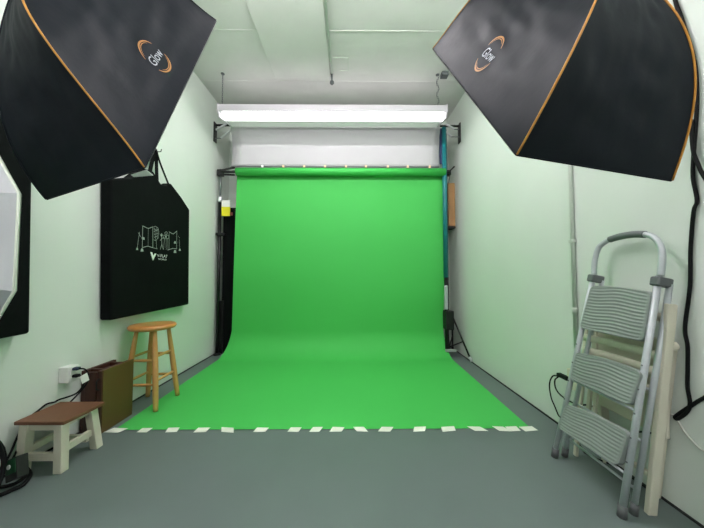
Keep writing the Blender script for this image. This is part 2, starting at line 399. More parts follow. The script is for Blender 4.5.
MB().box((XT-0.03, YT-0.05, 0.07), (XT+0.10, YT-0.02, 0.10)).build('cross_clip', M_chrome, sr, bev=0.004)
b_ = MB().box((XT+0.03, YT+0.0, 2.26), (XT+0.085, YT+0.07, 2.32)); b_.bar((XT+0.06, YT+0.02, 2.30), (XT+0.12, YT-0.02, 2.36), 0.018, 0.018)
b_.build('clamp', M_black, sr, bev=0.004)
c0 = at_y(448, 183, 3.62); c1 = at_y(454.5, 226, 3.62)
wb = thing('wooden_box', (1.36, 3.66, c1.z), 'narrow tan wooden box fixed to the right wall behind the teal upright', 'box')
MB().box((c0.x, 3.62, c1.z), (XR, 3.75, c0.z)).build('case', M_ply, wb, bev=0.003)
MB().box((c0.x-0.005, 3.61, c1.z-0.03), (XR, 3.76, c1.z)).build('shelf_bracket', M_black, wb)
MB().tube([(c0.x+0.02, 3.66, c0.z), (c0.x+0.035, 3.65, c0.z+0.1), (c0.x+0.05, 3.66, c0.z+0.16)], 0.005, 6).build('tip', M_greyd, wb)

# ------------------------------------------------------------------ softboxes
def rotvec(r):
    r = V(r); th = r.length; return Matrix.Rotation(th, 3, r/th)
SBP = {
 'L': [0.9175, 0.4236, -0.3353, -0.7938, 1.0389, 1.6901, -1.7442, -1.4425, -1.2521, 0.0161, 0.0027, 0.0764, 0.0217, -0.0486, 0.6667, -0.0743, 0.0555, -0.0626, 0.8465, -0.0669, -0.023, -0.0236, 0.1472],
 'R': [0.9007, 0.4468, -0.3088, 0.5972, 0.9307, 1.6211, -1.8006, 1.6137, 0.9803, -0.005, -0.0115, -0.0832, 0.0281, -0.0527, 0.5201, 0.0813, 0.0538, -0.06, 0.05, 0.0591, -0.0153, -0.0411, 0.28]}
def softbox(side, label, fabric, logo_px, logo_r, rot=0.0):
    v = SBP[side]; a, b, H = v[:3]; c = V(v[3:6]); M = rotvec(v[6:9]); ro = v[9:11]
    sx = 1 if side == 'L' else -1
    L = {'A': V((sx*a/2, b/2, 0)), 'B': V((-sx*a/2, b/2, 0)), 'C': V((-sx*a/2, -b/2, 0)), 'D': V((sx*a/2, -b/2, 0))}
    R_ = V((ro[0], ro[1], H))
    bl = {k: V(v[11+4*i:14+4*i]) for i, k in enumerate('ABC')}; sk = {k: v[14+4*i] for i, k in enumerate('ABC')}
    bl['D'] = V((-bl['C'].x, bl['C'].y, bl['C'].z)); sk['D'] = 0
    W = lambda p: M @ p + c
    def seam(k, t):
        P = L[k]; Q = P.normalized()*0.09+R_
        return P+(Q-P)*t+bl[k]*4*t*(1-t)*(1+sk[k]*(2*t-1))
    t_ = thing('softbox', W(V((0, 0, 0))), label, 'softbox', 'rectangular softboxes')
    cen = V((0, 0, H*0.5))
    def panel(k, l, s, t, extra=0.0, wr=1.0):
        p, q = seam(k, t), seam(l, t); m = p.lerp(q, s)
        e = q-p; dt = seam(k, min(1, t+0.02)).lerp(seam(l, min(1, t+0.02)), s)-seam(k, max(0, t-0.02)).lerp(seam(l, max(0, t-0.02)), s)
        n = e.cross(dt).normalized()
        if n.dot(m-cen) < 0: n = -n
        env = 4*s*(1-s)
        sag = -0.035*env*math.sin(PI*min(1, t*1.0))*e.length/0.9
        ww = (noise.noise(V((s*5+t*2, t*9, ord(k)*1.7)))*0.005+noise.noise(V((s*4-t*7, t*3+s*9, ord(k)*2.3)))*0.003)*env**0.5*min(1, t*6)*wr
        return W(m+n*(sag+ww+extra))
    sh = MB()
    for k, l in ('AB', 'BC', 'CD', 'DA'):
        sh.grid(lambda u, v_: panel(k, l, u, v_), 40, 34)
    sh.build('fabric_shell', fabric, t_, True)
    # front flange and diffuser
    fl = MB()
    for k, l in ('AB', 'BC', 'CD', 'DA'):
        fl.grid(lambda u, v_: W(L[k].lerp(L[l], u)+V((0, 0, 0.004*v_))), 2, 1)
    fl.build('front_rim', fabric, t_, False, solid=0.003)
    MB().grid(lambda u, v_: W((L['A'].lerp(L['B'], u)).lerp(L['D'].lerp(L['C'], u), v_)*0.985+V((0, 0, 0.008))), 8, 6).build('front_diffuser', M_diff, t_)
    for k in 'ABCD':
        MB().tube([W(seam(k, i/30)+(seam(k, i/30)-cen).normalized()*0.001) for i in range(31)], 0.0024, 8).build('piping', M_orange if (k == 'B' or side == 'R') else M_nylon, t_, True)
    # ring, flash head and ceiling pole behind the box
    ax = M @ V((0, 0, -1)); rc = W(R_)
    MB().tube([rc-ax*0.01, rc+ax*0.015], 0.093, 28).build('speed_ring', M_blackm, t_, True)
    MB().tube([rc+ax*0.015, rc+ax*0.05, rc+ax*0.22, rc+ax*0.25], [0.06, 0.062, 0.062, 0.045], 20).build('flash_head', M_black, t_, True)
    hp = rc+ax*0.1
    MB().tube([hp+V((0, 0, 0.05)), V((hp.x, hp.y, ZC-0.01))], 0.014, 12).build('ceiling_pole', M_blackm, t_, True)
    MB().lathe([(0.05, -0.012), (0.05, 0)], (hp.x, hp.y, ZC), 18).build('ceiling_plate', M_blackm, t_)
    # printed logo on the A-B panel
    best = None
    for i in range(5, 60):
        for j in range(5, 60):
            p = proj(panel('A', 'B', i/64, j/64)); d = (p[0]-logo_px[0])**2+(p[1]-logo_px[1])**2
            if best is None or d < best[0]: best = (d, i/64, j/64)
    _, s0, t0 = best
    ls = (panel('A', 'B', s0+0.02, t0, 0, 0)-panel('A', 'B', s0-0.02, t0, 0, 0)).length/0.04
    lt = (panel('A', 'B', s0, t0+0.02, 0, 0)-panel('A', 'B', s0, t0-0.02, 0, 0)).length/0.04
    sg = -1 if side == 'L' else 1
    def pm(x, y, e=0.0025):
        cr, sr_ = math.cos(rot), math.sin(rot); x, y = x*cr-y*sr_, x*sr_+y*cr
        return panel('A', 'B', s0+sg*x/ls, t0+y/lt, e)
    arc = MB()
    kk = logo_r/0.072
    def swoosh(a0, a1, r, w):
        n = 26
        def f(u, v_):
            an = math.radians(a0+(a1-a0)*u); ww = w*math.sin(PI*min(1, max(0.03, u*0.94+0.03)))**0.6
            rr = r+(v_-0.5)*ww
            return pm(rr*math.cos(an), rr*math.sin(an))
        arc.grid(f, n, 2)
    swoosh(30, 162, logo_r, 0.008*kk); swoosh(52, 150, logo_r*0.88, 0.0035*kk)
    swoosh(210, 342, logo_r, 0.008*kk); swoosh(228, 330, logo_r*0.88, 0.0035*kk)
    arc.build('logo_swoosh', M_logoO, t_)
    vs, fs = text_mesh('Glow', logo_r*0.8, 0.1, 0.0, 1.0)
    MB().add([pm(x, y-0.003) for x, y in vs], fs).build('logo_text', M_logoW, t_)
    return t_, W, L, M
sbl = softbox('L', 'black softbox with orange piping and round logo, hanging at upper left above the canvas bag', M_nylonL, (155.5, 57.5), 0.048)
sbr = softbox('R', 'black softbox with orange piping and round logo, hanging at upper right above the step ladder', M_nylon, (490, 55.5), 0.048)
# loose white corner of the left front cloth
t_, W, L, M_ = sbl
Bc = L['B']; Cc = L['C']
MB().grid(lambda u, v_: W(Bc.lerp(Cc, 0.02+0.14*u)+V((0, 0.004, 0.010+0.022*v_*(1-0.6*u)))), 4, 1).build('loose_cloth_corner', M_diff, t_, solid=0.002)

# ------------------------------------------------------------------ white octagonal softbox at the left edge
YO = 0.68
p1 = at_y(19, 193.5, YO); p2 = at_y(19, 291, YO)
side = p1.z-p2.z; d = V((0.94, -0.34, 0)).normalized(); nrm = V((0.34, 0.94, 0)).normalized()
apo = side*(1+math.sqrt(2))/2; cc = V((p1.x, p1.y, (p1.z+p2.z)/2))-d*apo
Ro = apo/math.cos(PI/8)
oc = thing('octagonal_softbox', (cc.x, cc.y, 0), 'pale silver octagonal softbox at the left edge of the picture, on its own stand', 'softbox')
def ov(k, r=1.0): a = PI/8+PI/4*k; return cc+d*(Ro*r*math.cos(a))+V((0, 0, Ro*r*math.sin(a)))
ring = cc-nrm*0.24
sh = MB()
for k in range(8):
    def f(u, v_):
        rim = ov(k).lerp(ov(k+1), u)
        rg = ring+(rim-cc).normalized()*0.07
        p = rim.lerp(rg, v_); bul = math.sin(PI*v_)*0.035
        return p+(rim-cc).normalized()*bul-nrm*bul*0.6-(rim-cc).normalized()*0.012*4*u*(1-u)*math.sin(PI*v_)
    sh.grid(f, 8, 12)
sh.build('fabric_shell', M_silver, oc, True)
MB().tube([ov(k) for k in range(8)], 0.0035, 8, closed=True).build('rim_piping', M_piping, oc, True)
MB().add([ov(k, 0.99)+nrm*0.006 for k in range(8)], [tuple(range(8))]).build('front_diffuser', M_diff, oc)
MB().tube([ring+nrm*0.01, ring-nrm*0.03], 0.075, 24).build('speed_ring', M_blackm, oc, True)
MB().tube([ring-nrm*0.03, ring-nrm*0.2], 0.05, 20).build('flash_head', M_black, oc, True)
sp = ring-nrm*0.1
MB().tube([V((sp.x, sp.y, 0.12)), V((sp.x, sp.y, sp.z))], 0.014, 12).build('stand_pole', M_blackm, oc, True)
for k in range(3):
    a = 0.7+2*PI*k/3
    MB().tube([V((sp.x, sp.y, 0.42)), V((sp.x+0.2*math.cos(a), sp.y+0.25*math.sin(a), 0.01))], 0.01, 8).build('leg', M_blackm, oc, True)

# ------------------------------------------------------------------ black bags on the left wall
XB = -1.632
def bag(y0, y1, label, art):
    t = thing('panel_bag', (XL+0.04, (y0+y1)/2, 0.69), label, 'bag', 'black panel bags on the left wall')
    zb = 0.69; ym = (y0+y1)/2
    out = [(y0, zb), (y1+0.025, zb+0.012), (y1, 1.665), (y1-0.14, 1.755), (y1-0.30, 1.838), (y1-0.355, 1.80), (y1-0.42, 1.785), (y1-0.46, 1.81), (y1-0.52, 1.862), (y1-0.62, 1.85), (y1-0.74, 1.73), (y0-0.035, 1.655)]
    b = MB().prism([(XL+0.002, y, z) for y, z in out], (XB-XL-0.002, 0, 0))
    b.build('bag_body', M_bag, t, bev=0.014, seg=4)
    return t, ym
b2, ym = bag(1.905, 2.79, 'black canvas bag with a white line drawing printed on it, hanging above the tall stool', True)
bag(0.50, 1.405, 'plain black canvas bag hanging on the left wall behind the pale octagonal softbox', False)
hk = at_x(156, 150.5, XB-0.03)
def ribbon(pts, w):
    P = smoothpath(pts, 8); b = MB(); n = len(P)
    def f(u, v_):
        i = min(int(v_*(n-1)+0.5), n-1); t = (P[min(i+1, n-1)]-P[max(i-1, 0)]).normalized()
        s = t.cross(V((1, 0, 0))).normalized()
        return P[i]+s*w*(u-0.5)
    return b.grid(f, 1, n-1)
xs = XB-0.006
ribbon([at_x(149.5, 174, xs), at_x(152, 162, xs-0.01), hk, at_x(156.4, 165, xs-0.01), at_x(157, 182, xs)], 0.04).build('handle', M_bag, b2, solid=0.003)
ribbon([hk+V((0.004, 0, 0)), at_x(160.5, 164, xs+0.004), at_x(170, 188, xs+0.004)], 0.022).build('handle', M_bag, b2, solid=0.003)
hko = thing('wall_hook', (XL, hk.y, hk.z), 'small dark hook on the left wall holding the straps of the printed canvas bag', 'hook')
MB().tube([(XL, hk.y, hk.z+0.0), (XB-0.02, hk.y, hk.z-0.012), (XB+0.012, hk.y, hk.z-0.01), (XB+0.016, hk.y, hk.z+0.012)], 0.004, 8).build('hook', M_blackm, hko, True)
MB().tube([(XL, hk.y, hk.z), (XL+0.006, hk.y, hk.z)], 0.014, 14).build('hook_plate', M_blackm, hko)
# line drawing (flat print on the bag front)
XA = XB+0.0016
def ap(x, y): return at_x(125+x/8.8, 210+y/8.8, XA)
art = MB()
def line(pl, w=0.0032):
    P = [ap(*p) for p in pl]
    for p, q in zip(P, P[1:]):
        t = (q-p)
        if t.length < 1e-6: continue
        t.normalize(); s = t.cross(V((1, 0, 0)))*w/2
        art.add([p-s-t*w/3, p+s-t*w/3, q+s+t*w/3, q-s+t*w/3], [(0, 1, 2, 3)])
line([(152, 330), (156, 140), (205, 163), (245, 148), (245, 332), (202, 318), (152, 330)], 0.0045)
line([(205, 163), (203, 318)], 0.002)
line([(250, 150), (270, 143), (292, 160), (298, 200), (292, 245), (270, 270), (252, 262)], 0.003)
line([(255, 165), (290, 185)], 0.003); line([(255, 190), (292, 170)], 0.003); line([(256, 215), (294, 205)], 0.003); line([(258, 240), (290, 228)], 0.003); line([(262, 160), (268, 262)], 0.003); line([(280, 155), (284, 255)], 0.003)
line([(275, 270), (278, 340)], 0.003); line([(245, 332), (285, 342)], 0.003)
line([(322, 235), (330, 220), (322, 208), (312, 220), (322, 235), (324, 300), (312, 345)], 0.0045); line([(324, 300), (336, 345)], 0.0045); line([(310, 268), (324, 250), (345, 240)], 0.004)
line([(350, 200), (362, 190), (374, 200), (366, 215), (352, 212), (350, 200)], 0.0035); line([(340, 222), (384, 222), (384, 252), (340, 252), (340, 222)], 0.0035)
line([(348, 252), (338, 348)], 0.003); line([(362, 252), (362, 350)], 0.003); line([(376, 252), (378, 350)], 0.003)
line([(388, 192), (424, 212), (456, 186), (454, 342), (420, 338), (376, 352)], 0.0045); line([(390, 192), (388, 346)], 0.003)
line([(128, 195), (118, 260), (108, 335)], 0.003); line([(118, 200), (136, 235)], 0.003); line([(478, 262), (482, 345)], 0.003); line([(470, 230), (482, 245)], 0.003)
def blob(x, y, r):
    art.add([ap(x-r, y+r), ap(x+r, y+r), ap(x+r*0.6, y-r), ap(x-r*0.6, y-r)], [(0, 1, 2, 3)])
for x, y, r in ((107, 342, 9), (150, 352, 13), (163, 250, 11), (150, 245, 5), (440, 365, 12), (440, 285, 10), (482, 350, 9), (322, 222, 7), (360, 235, 8)): blob(x, y, r)
art.build('printed_drawing', M_art, b2)
tl = MB().add([ap(222, 370), ap(240, 372), ap(250, 402), ap(262, 382), ap(277, 384), ap(246, 446)], [(0, 1, 2, 5), (2, 3, 4, 5)])
def wtext(body, cx, cy, size, sx=1.0):
    vs, fs = text_mesh(body, size, 0, 0.0, sx); c = ap(cx, cy)
    tl.add([(XA, c.y+x, c.z+y) for x, y in vs], fs)
wtext('V-FLAT', 330, 406, 0.036, 1.15); wtext('WORLD', 330, 435, 0.018, 1.6)
tl.build('printed_name', M_artB, b2)

# ------------------------------------------------------------------ tall oak stool
sx_, sy_ = -1.545, 2.185
st = thing('tall_stool', (sx_, sy_, 0), 'tall round honey oak stool with its legs on the green paper by the left wall', 'stool')
MB().lathe([(0.125, 0.578), (0.15, 0.584), (0.158, 0.596), (0.158, 0.606), (0.15, 0.616), (0.11, 0.619), (0.0005, 0.617)], (sx_, sy_, 0), 48).build('seat', M_oakseat, st, True)
fts = [V((-1.415, 2.055, 0.008)), V((-1.425, 2.325, 0.008)), V((-1.665, 2.32, 0.0)), V((-1.668, 2.06, 0.0))]
tops = [V((sx_+(f.x-sx_)*0.55, sy_+(f.y-sy_)*0.6, 0.582)) for f in fts]
for f, tp in zip(fts, tops):
    n = 14; rr = [0.0135+0.0065*math.sin(PI*min(1, (i/n)*0.9+0.12))**1 for i in range(n+1)]
    MB().tube([f.lerp(tp, i/n) for i in range(n+1)], rr, 14).build('leg', M_oak, st, True)
for i in range(4):
    j = (i+1) % 4
    for h in ((0.21, 0.385) if i % 2 == 0 else (0.185, 0.36)):
        a_, b2_ = fts[i].lerp(tops[i], h/0.582), fts[j].lerp(tops[j], h/0.582)
        MB().tube([a_.lerp(b2_, k/10) for k in range(11)], [0.007+0.0035*math.sin(PI*k/10) for k in range(11)], 10).build('rung', M_oak, st, True)

# ------------------------------------------------------------------ dark wooden case against the wall
wc = thing('wooden_case', (-1.64, 1.91, 0), 'dark brown wooden case standing upright against the left wall between the stools', 'case')
xf, xb_, ya, yb, hz = -1.565, XL+0.006, 1.785, 2.03, 0.393
MB().box((xf-0.012, ya, 0), (xf, yb, hz)).build('front_panel', M_walnutF, wc, bev=0.002)
MB().box((xf-0.045, ya+0.006, 0.002), (xf-0.012, yb-0.006, hz-0.006)).build('front_frame', M_walnut, wc, bev=0.002)
MB().box((xb_, ya+0.004, 0.002), (xb_+0.022, yb-0.004, hz-0.003)).build('rear_panel', M_walnut, wc, bev=0.002)
MB().box((xb_+0.022, ya+0.02, 0.0), (xf-0.045, yb-0.02, hz-0.03)).build('inner_body', M_black, wc)
MB().box((xb_+0.024, ya+0.003, 0.001), (xf-0.047, ya+0.018, hz-0.012)).build('end_panel', M_walnut, wc, bev=0.002)
for y_ in (ya+0.045, yb-0.06):
    MB().box((xb_+0.022, y_, hz-0.04), (xf-0.045, y_+0.018, hz-0.006)).build('slat', M_walnut, wc, bev=0.002)
MB().tube([(xf-0.03, ya+0.004, 0.27), (xf-0.03, ya-0.014, 0.28), (xf-0.03, ya-0.014, 0.33), (xf-0.03, ya+0.004, 0.34)], 0.004, 8).build('handle', M_black, wc)

# ------------------------------------------------------------------ low step stool
fs_ = thing('step_stool', (-1.565, 1.53, 0), 'low step stool with a brown plank top and whitewashed legs beside the wooden case', 'stool')
zt = 0.262
MB().hexa([V((-1.69, 1.425, zt-0.018)), V((-1.440, 1.425, zt-0.018)), V((-1.428, 1.648, zt-0.018)), V((-1.69, 1.648, zt-0.018))],
          [V((-1.69, 1.425, zt)), V((-1.440, 1.425, zt)), V((-1.428, 1.648, zt)), V((-1.69, 1.648, zt))]).build('top', M_plank, fs_, bev=0.003)
zl = zt-0.018
LX = (-1.655, -1.48); LY = (1.455, 1.625)
corner = []
for ix, x in enumerate(LX):
    for iy, y in enumerate(LY):
        dx = -0.006 if ix == 0 else 0.006; dy = -0.004 if iy == 0 else 0.024
        tpx = V((x, y, zl)); bt = V((x+dx*1.5, y+dy, 0)); w = 0.041
        if iy == 1: tpx = V((x, y-0.012, zl))
        MB().hexa([bt+V(q) for q in ((-w/2, -w/2, 0), (w/2, -w/2, 0), (w/2, w/2, 0), (-w/2, w/2, 0))], [tpx+V(q) for q in ((-w/2, -w/2, 0), (w/2, -w/2, 0), (w/2, w/2, 0), (-w/2, w/2, 0))]).build('leg', M_cream, fs_, bev=0.003)
for y in (1.452, 1.608):
    MB().box((LX[0]+0.012, y-0.009, zl-0.035), (LX[1]-0.012, y+0.009, zl)).build('apron', M_cream, fs_, bev=0.002)
    MB().box((LX[0]+0.008, y-0.009+0.003, 0.055), (LX[1]-0.008, y+0.012, 0.093)).build('stretcher', M_cream, fs_, bev=0.002)
for x in LX:
    MB().box((x-0.009, LY[0]+0.012, zl-0.03), (x+0.009, LY[1]-0.024, zl)).build('apron', M_cream, fs_, bev=0.002)
    MB().box((x-0.011, LY[0]+0.01, 0.085), (x+0.011, LY[1]-0.006, 0.12)).build('stretcher', M_cream, fs_, bev=0.002)

# ------------------------------------------------------------------ left outlet, plugs, cord, coil
ot = thing('wall_outlet', (XL, 1.68, 0.38), 'white outlet box on the left wall above the step stool with two plugs in it', 'outlet')
o0 = at_x(58.8, 384, XL); o1 = at_x(78, 368, XB-0.03)
MB().box((XL, 1.655, 0.362), (-1.66, 1.725, 0.455)).build('box', M_white, ot, bev=0.005)
MB().box((-1.66, 1.662, 0.37), (-1.656, 1.718, 0.447)).build('face_plate', M_white, ot, bev=0.002)
pc = thing('power_cord', (-1.66, 1.6, 0.3), 'black cord from the left wall outlet running behind the step stool to the coiled cable', 'cable')
MB().box((-1.656, 1.672, 0.43), (-1.625, 1.70, 0.448)).build('plug', M_bluecap, pc, bev=0.005)
MB().box((-1.656, 1.672, 0.388), (-1.625, 1.70, 0.406)).build('plug', M_cable, pc, bev=0.005)
MB().tube(smoothpath([(-1.628, 1.686, 0.397), (-1.60, 1.69, 0.385), (-1.60, 1.69, 0.34), (-1.63, 1.675, 0.295), (-1.67, 1.62, 0.285), at_x(55, 402, -1.703), at_x(47, 404, -1.707), at_x(39, 410, -1.707), at_x(29, 418, -1.707), at_x(22, 428, -1.705), at_x(16, 440, -1.70), at_x(11, 452, -1.69), (-1.66, 1.36, 0.07)]), 0.0048, 8).build('cord', M_cable, pc, True)
MB().tube(smoothpath([(-1.628, 1.686, 0.438), (-1.605, 1.70, 0.43), (-1.60, 1.72, 0.39), (-1.62, 1.73, 0.33), (-1.68, 1.70, 0.24), (-1.703, 1.58, 0.17), at_x(26, 424, -1.70), at_x(24, 434, -1.70), at_x(19, 446, -1.69), (-1.65, 1.38, 0.07)]), 0.0045, 8).build('cord', M_cable, pc, True)
tagp = MB().add([(-1.597, 1.665, 0.40), (-1.590, 1.70, 0.41), (-1.586, 1.712, 0.362), (-1.594, 1.675, 0.352)], [(0, 1, 2, 3)]).build('paper_tag', M_white, pc, solid=0.001)
ck = thing('coiled_cable', (-1.55, 1.10, 0), 'heavy black cable coil in the lower left corner with a green faced power block', 'cable')
cb = MB()
cc0 = V((-1.64, 1.165, 0.182))
P = []
lean = V((-0.25, 0, 0.968))
for i in range(0, 190):
    a = 2*PI*i/36; wv = noise.noise(V((i*0.13, 3.1, 0)))
    r = 0.165+0.012*math.sin(i*0.37)+0.016*wv
    off = 0.022*noise.noise(V((i*0.09, 8, 1)))+0.0003*(i-95)
    p = cc0+V((0, 1, 0))*r*math.cos(a)+lean*r*math.sin(a)+V((0.968, 0, 0.25))*off
    p.z = max(0.009, p.z); p.x = max(XL+0.01, p.x)
    P.append(p)
cb.tube(P, 0.0075, 8).build('coil', M_cable, ck, True)
MB().tube(smoothpath([at_z(24, 466, 0.05), at_z(30, 474, 0.015), at_z(24, 484, 0.01), at_z(12, 490, 0.01), at_z(0, 495, 0.01), at_z(-20, 500, 0.01)]), 0.009, 10).build('loose_loop', M_cable, ck, True)
MB().tube(smoothpath([at_z(20, 462, 0.06), at_z(26, 474, 0.03), at_z(16, 483, 0.026), at_z(2, 487, 0.026), at_z(-16, 488, 0.026)]), 0.008, 10).build('loose_loop', M_cable, ck, True)
# power block: a slanted slab whose broad side faces the room
u_ = V((0.80, -0.10, 0.38)).normalized(); w_ = V((-0.35, 0.25, 0.90)); w_ = (w_-u_*w_.dot(u_)).normalized(); n_ = u_.cross(w_)
if n_.y > 0: n_ = -n_
def slab(c, a, b, t):
    return MB().hexa([c-u_*a-w_*b-n_*t, c+u_*a-w_*b-n_*t, c+u_*a+w_*b-n_*t, c-u_*a+w_*b-n_*t], [c-u_*a-w_*b+n_*t, c+u_*a-w_*b+n_*t, c+u_*a+w_*b+n_*t, c-u_*a+w_*b+n_*t])
pc_ = V((-1.577, 1.352, 0.088))
pbx = slab(pc_, 0.036, 0.048, 0.022).build('power_block', M_black, ck, bev=0.004)
slab(pc_+n_*0.022+w_*0.012, 0.031, 0.030, 0.002).build('green_face', M_gbox, pbx, bev=0.001)
MB().tube([pc_+n_*0.024+w_*0.014-u_*0.006, pc_+n_*0.027+w_*0.014-u_*0.006], 0.010, 16).build('white_button', M_artB, pbx)

# ------------------------------------------------------------------ step ladder against the right wall
fL, fR = at_z(554, 457), at_z(621, 517)
XTOP = 1.315
tL, tR = at_x(594.0, 274, XTOP), at_x(659.0, 276, XTOP)
nl = (tL-fL).cross(fR-fL).normalized()
if nl.x > 0: nl = -nl
def lp(px, py, off=0.0):
    r = ray(px, py); p0 = fL+nl*off
    return EYE+r*((p0-EYE).dot(nl)/r.dot(nl))
ld = thing('step_ladder', ((fL.x+fR.x)/2, (fL.y+fR.y)/2, 0), 'folded grey three step ladder with ribbed treads and looped handrail by the right wall', 'ladder')
for f, tp in ((fL, tL), (fR, tR)):
    f = f.copy(); f.z = 0.02; f = V((f.x+0.003, f.y, 0.012))
    lg = MB().tube([f, f.lerp(tp, 0.5), tp], 0.0125, 14).build('front_leg', M_ladder, ld, True)
    MB().tube([V((f.x, f.y, 0.0)), f.lerp(tp, 0.035)], 0.0165, 14).build('rubber_foot', M_foot, lg, True)
rL, rR = at_z(564.5, 456), at_z(633.5, 514)
for f, tp, s in ((rL, tL, -1), (rR, tR, 1)):
    q = tp-nl*0.034+V((0, -0.010, -0.028)); f = V((f.x, f.y, 0.012))
    lg = MB().tube([f, q], 0.011, 12).build('rear_leg', M_ladder, ld, True)
    MB().tube([V((f.x, f.y, 0.0)), f.lerp(q, 0.035)], 0.0150, 12).build('rubber_foot', M_foot, lg, True)
    hol = MB()
    for k in range(5):
        w = (fL if s < 0 else fR).lerp(tp, 0.22+0.1*k)+nl*0.0115
        hol.tube([w, w+nl*0.0025], 0.004, 8)
    hol.build('rivets', M_greyd, lg)
hps = [lp(*p) for p in ((594.0, 275), (594.5, 262), (598, 249), (603, 243.5), (610, 239.5), (620, 236.5), (633, 234.5), (645, 234.5), (652, 236.5), (657.5, 241), (661.5, 249), (662, 262), (660.5, 276))]
MB().tube(smoothpath(hps, 6), 0.0125, 14).build('handrail', M_ladder, ld, True)
MB().tube(smoothpath(hps[4:8], 6), 0.0165, 14).build('grip', M_greyd, ld, True)
for tp in (tL, tR):
    up = (tp-(fL if tp is tL else fR)).normalized(); c = tp-nl*0.014-up*0.026
    b_ = MB().bar(c-up*0.018, c+up*0.022, 0.04, 0.066, (0, 1, 0))
    b_.build('hinge_bracket', M_greyd, ld, bev=0.008, seg=3)
# treads
def tread(q, off, nm='tread'):
    # q: four corners (top left, top right, bottom right, bottom left) on the ladder plane
    TL, TR, BR, BL = [lp(x, y, off) for x, y in q]
    Wd = ((TR-TL).length+(BR-BL).length)/2; Hg = ((TL-BL).length+(TR-BR).length)/2; rad = 0.024
    def rnd(u, v_):
        x, y = u*Wd, v_*Hg
        cx = min(max(x, rad), Wd-rad); cy = min(max(y, rad), Hg-rad); dx, dy = x-cx, y-cy
        if dx and dy:
            k = max(abs(dx), abs(dy))/math.hypot(dx, dy); x, y = cx+dx*k, cy+dy*k
        return x/Wd, y/Hg
    def base(u, v_):
        u, v_ = rnd(u, v_)
        p = (BL.lerp(BR, u)).lerp(TL.lerp(TR, u), v_)
        return p+(TL-BL).normalized()*0.010*math.sin(PI*u)*(v_-0.15)
    def f(u, v_):
        ridge = 0.0011*math.sin(2*PI*(v_*Hg/0.0155)+1.3*math.sin(u*9.0)+0.8*math.sin(u*4+1))
        edge = min(u*Wd, (1-u)*Wd, v_*Hg, (1-v_)*Hg)
        ridge = 0.0012 if edge < 0.007 else ridge*min(1, (edge-0.007)/0.004)
        if edge < 0.0015: ridge = -0.001
        return base(u, v_)+nl*(0.007+ridge)
    o = MB().grid(f, 60, 170).build(nm, M_grey, ld, True)
    n = 24; ring = [base(k/n, 0) for k in range(n)]+[base(1, k/n) for k in range(n)]+[base(1-k/n, 1) for k in range(n)]+[base(0, 1-k/n) for k in range(n)]
    MB().prism([p-nl*0.020 for p in ring], nl*0.0255).build('tread_body', M_grey, o)
    return o
tread([(592, 286), (652.5, 292), (644, 342), (580.5, 328)], 0.010)
tread([(577, 352), (643, 372), (631.5, 406), (571, 379)], 0.014)
tread([(567, 404), (630, 433), (618.5, 467), (559, 428)], 0.018)
# cross bars between the legs
for a_ in (0.10, 0.30, 0.52):
    MB().tube([rL.lerp(tL-nl*0.034, a_), rR.lerp(tR-nl*0.034, a_)], 0.006, 8).build('cross_bar', M_ladder, ld, True)
for q in (0.17, 0.43, 0.78):
    MB().tube([fL.lerp(tL, q), fR.lerp(tR, q)], 0.006, 8).build('tread_pin', M_ladder, ld, True)

# ------------------------------------------------------------------ folded wooden chair behind the ladder
cR, cL = V((1.252, 1.183, 0)), V((1.244, 1.555, 0))
XC = 1.335
uR = at_x(670, 304, XC); uL = V((XC-0.004, uR.y+0.385, uR.z))
ch = thing('folding_chair', (1.29, 1.37, 0), 'folded cream wooden slatted chair propped between the grey step ladder and the right wall', 'chair')
for f, tp in ((cR, uR), (cL, uL)):
    MB().bar(f+V((0.006, 0, 0)), tp+V((0.004, 0, 0)), 0.022, 0.038 if f is cR else 0.016, (0, 1, 0)).build('front_leg', M_chair, ch, bev=0.004)
for f, tp in ((V((1.373, 1.272, 0)), V((1.366, 1.175, 0.70))), (V((1.373, 1.50, 0)), V((1.366, 1.52, 0.70)))):
    MB().bar(f, tp, 0.022, 0.044, (0, 1, 0)).build('rear_leg', M_chair, ch, bev=0.004)
def cpl(u, h, dx=0.0):  # point on the chair frame: u from right leg to left leg, h height share
    return cR.lerp(uR, h).lerp(cL.lerp(uL, h), u)+V((dx, 0, 0))
zs1 = at_x(640, 353, 1.31).z/0.88; zs2 = at_x(640, 366, 1.31).z/0.88
for h, dx in ((0.93, 0.004), (zs1+0.012, -0.014), (zs2, -0.010), (zs2-0.10, 0.0)):
    def f(u, v_, h=h, dx=dx):
        p = cpl(0.03+0.94*u, h+0.020*(v_-0.5)*2*1.0, dx); return p+V((0.010*math.sin(PI*u), 0, 0.003*math.sin(PI*u)))
    MB().grid(f, 16, 2).build('back_slat', M_chair, ch, True, solid=0.012)
MB().hexa([V((1.345, 1.19, 0.30)), V((1.365, 1.19, 0.30)), V((1.365, 1.55, 0.30)), V((1.345, 1.55, 0.30))], [V((1.358, 1.19, 0.72)), V((1.376, 1.19, 0.72)), V((1.376, 1.55, 0.72)), V((1.358, 1.55, 0.72))]).build('seat', M_chair, ch, bev=0.004)
for u in (0.80, 0.90):
    MB().bar(cpl(u, 0.30, 0.02), cpl(u, 0.62, 0.02), 0.02, 0.014, (0, 1, 0)).build('post', M_chair, ch, bev=0.002)
MB().bar(cpl(0.02, 0.18, 0.0), cpl(0.98, 0.18, 0.0), 0.02, 0.02, (0, 0, 1)).build('stretcher', M_chair, ch, bev=0.003)
MB().tube([V((1.325, 1.165, 0.70)), V((1.37, 1.165, 0.70))], 0.02, 14).build('hinge_disc', M_chair, ch)

